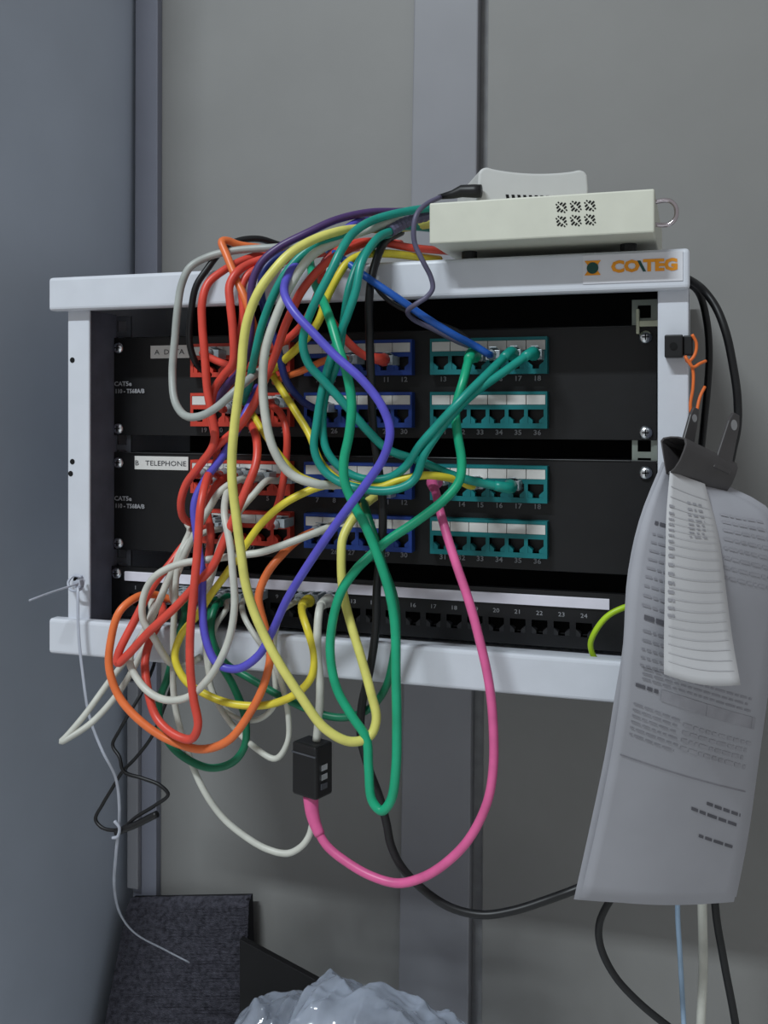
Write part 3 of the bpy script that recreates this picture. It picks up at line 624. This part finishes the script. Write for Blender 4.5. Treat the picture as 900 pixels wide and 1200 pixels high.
# ------------------------------------------------------------------ things on the floor
cb = thing('carpet_block', 'dark ribbed carpet-covered block leaning in the corner under the rack', 'carpet')
TL = at(150, 1054, .245); TR = at(291, 1052, .245); xL, xR = TL.x+.001, TR.x; ztop = TL.z; lean = .42; lean2 = .10; kt = (TR.z-ZF)/(TL.z-ZF)-1
M_carp = mat('carpet_pile', (70, 69, 77), .95, vary=.45, scale=220, bump=.8, bscale=900, spec=.1)
M_carp2 = mat('carpet_backing', (24, 23, 28), .9)
mb = MB(); nr = 56; nc = 30; H = ztop-ZF; rows = []
for j in range(nr*2+1):
    z = ztop-H*j/(nr*2); rr = []
    for i in range(nc+1):
        x = xL+(xR-xL)*i/nc; e = .006*max(0, 1-j/4)
        y = .245-(lean+(lean2-lean)*i/nc)*(ztop-z)+e-(.0020 if j % 2 else 0)+.0012*noise.noise((x*120, z*160, 3))
        if i == nc: y += .003
        rr.append((x, y, ZF+(z-ZF)*(1+kt*i/nc)+.0012*noise.noise((x*60, z*90, 9))))
    rows.append(rr)
w = nc+1; mb.add([p for r in rows for p in r], [(j*w+i, (j+1)*w+i, (j+1)*w+i+1, j*w+i+1) for j in range(nr*2) for i in range(nc)])
mb.build('ribbed_face', M_carp, cb, smooth=True)
yb = .245-lean*H
MB().hexa([(xL, yb+.048, ZF), (xR-.001, .262-lean2*H, ZF), (xR-.001, YW-.001, ZF), (xL, YW-.001, ZF), (xL, .252, ztop-.002), (xR-.001, .248, TR.z-.002), (xR-.001, YW-.0115, TR.z-.002), (xL, YW-.0115, ztop-.002)]).build('core', M_carp2, cb)

bd = [at(285, 1106, .215), at(372, 1150, .215), at(330, 1205, .215)]
poly = [(bd[1].x, bd[1].z), (bd[0].x-.01, bd[0].z+.008)]
xb0 = bd[0].x-.005
mb = MB(); P0 = Vector((xR+.004, .19, bd[0].z)); P1 = bd[1]
mb.prism([(xR+.004, ZF), (P1.x-.055, ZF), (P1.x, P1.z), (xR+.004, bd[0].z+.004)], .215, .223)
o = mb.build('black_board', mat('black_board', (16, 15, 17), .7), bevel=.0008); tag(o, 'black board corner sticking out between carpet block and plastic bag', 'board')

mb = MB(); c = at(425, 1200, .06); nx, ny = 170, 110; X0, X1, Y0, Y1 = c.x-.155, c.x+.165, -.02, .165
prof = [(268,1200),(285,1185),(300,1174),(320,1175),(342,1172),(360,1158),(375,1150),(395,1158),(412,1163),(440,1164),(462,1170),(485,1182),(505,1193),(530,1200),(560,1225)]
g = []
def top_at(x):
    pr = [(at(a, b, .07).x, at(a, b, .07).z) for a, b in prof]
    if x <= pr[0][0]: return pr[0][1]-(pr[0][0]-x)*2.0
    for (xa, za), (xb2, zb2) in zip(pr, pr[1:]):
        if x <= xb2: return za+(zb2-za)*(x-xa)/(xb2-xa)
    return pr[-1][1]-(x-pr[-1][0])*1.6
for j in range(ny+1):
    v = j/ny; y = Y0+(Y1-Y0)*v; rr = []
    for i in range(nx+1):
        u = i/nx; x = X0+(X1-X0)*u
        env = max(0, 1-abs((y-.07)/.095)**2.2)**.5
        edge = min(1, u*10, (1-u)*10)
        cr = 0
        for (an, f1, f2, am) in ((.5, 7, 24, .016), (-.7, 9, 36, .011), (1.3, 14, 62, .006), (.2, 20, 90, .003)):
            p_ = x*math.cos(an)+y*math.sin(an); q_ = y*math.cos(an)-x*math.sin(an)
            cr += am*abs(noise.noise((p_*f1+an*9, q_*f2, an*5)))*1.6
        hgt = (max(top_at(x), ZF+.02)-ZF)*env*edge
        rr.append((x, y, max(ZF+.0005, ZF+hgt-(cr-.006)*edge*min(1, hgt*12))))
    g.append(rr)
w = nx+1
mb.add([p for r in g for p in r], [(j*w+i, j*w+i+1, (j+1)*w+i+1, (j+1)*w+i) for j in range(ny) for i in range(nx)])
M_bag = mat('bag_plastic', (186, 194, 210), .08, trans=.62, vary=.4, scale=22, ior=1.4)
o = mb.build('plastic_bag', M_bag, None, smooth=True); tag(o, 'crumpled clear plastic bag heaped at the bottom edge', 'bag')
bpy.context.view_layer.update()
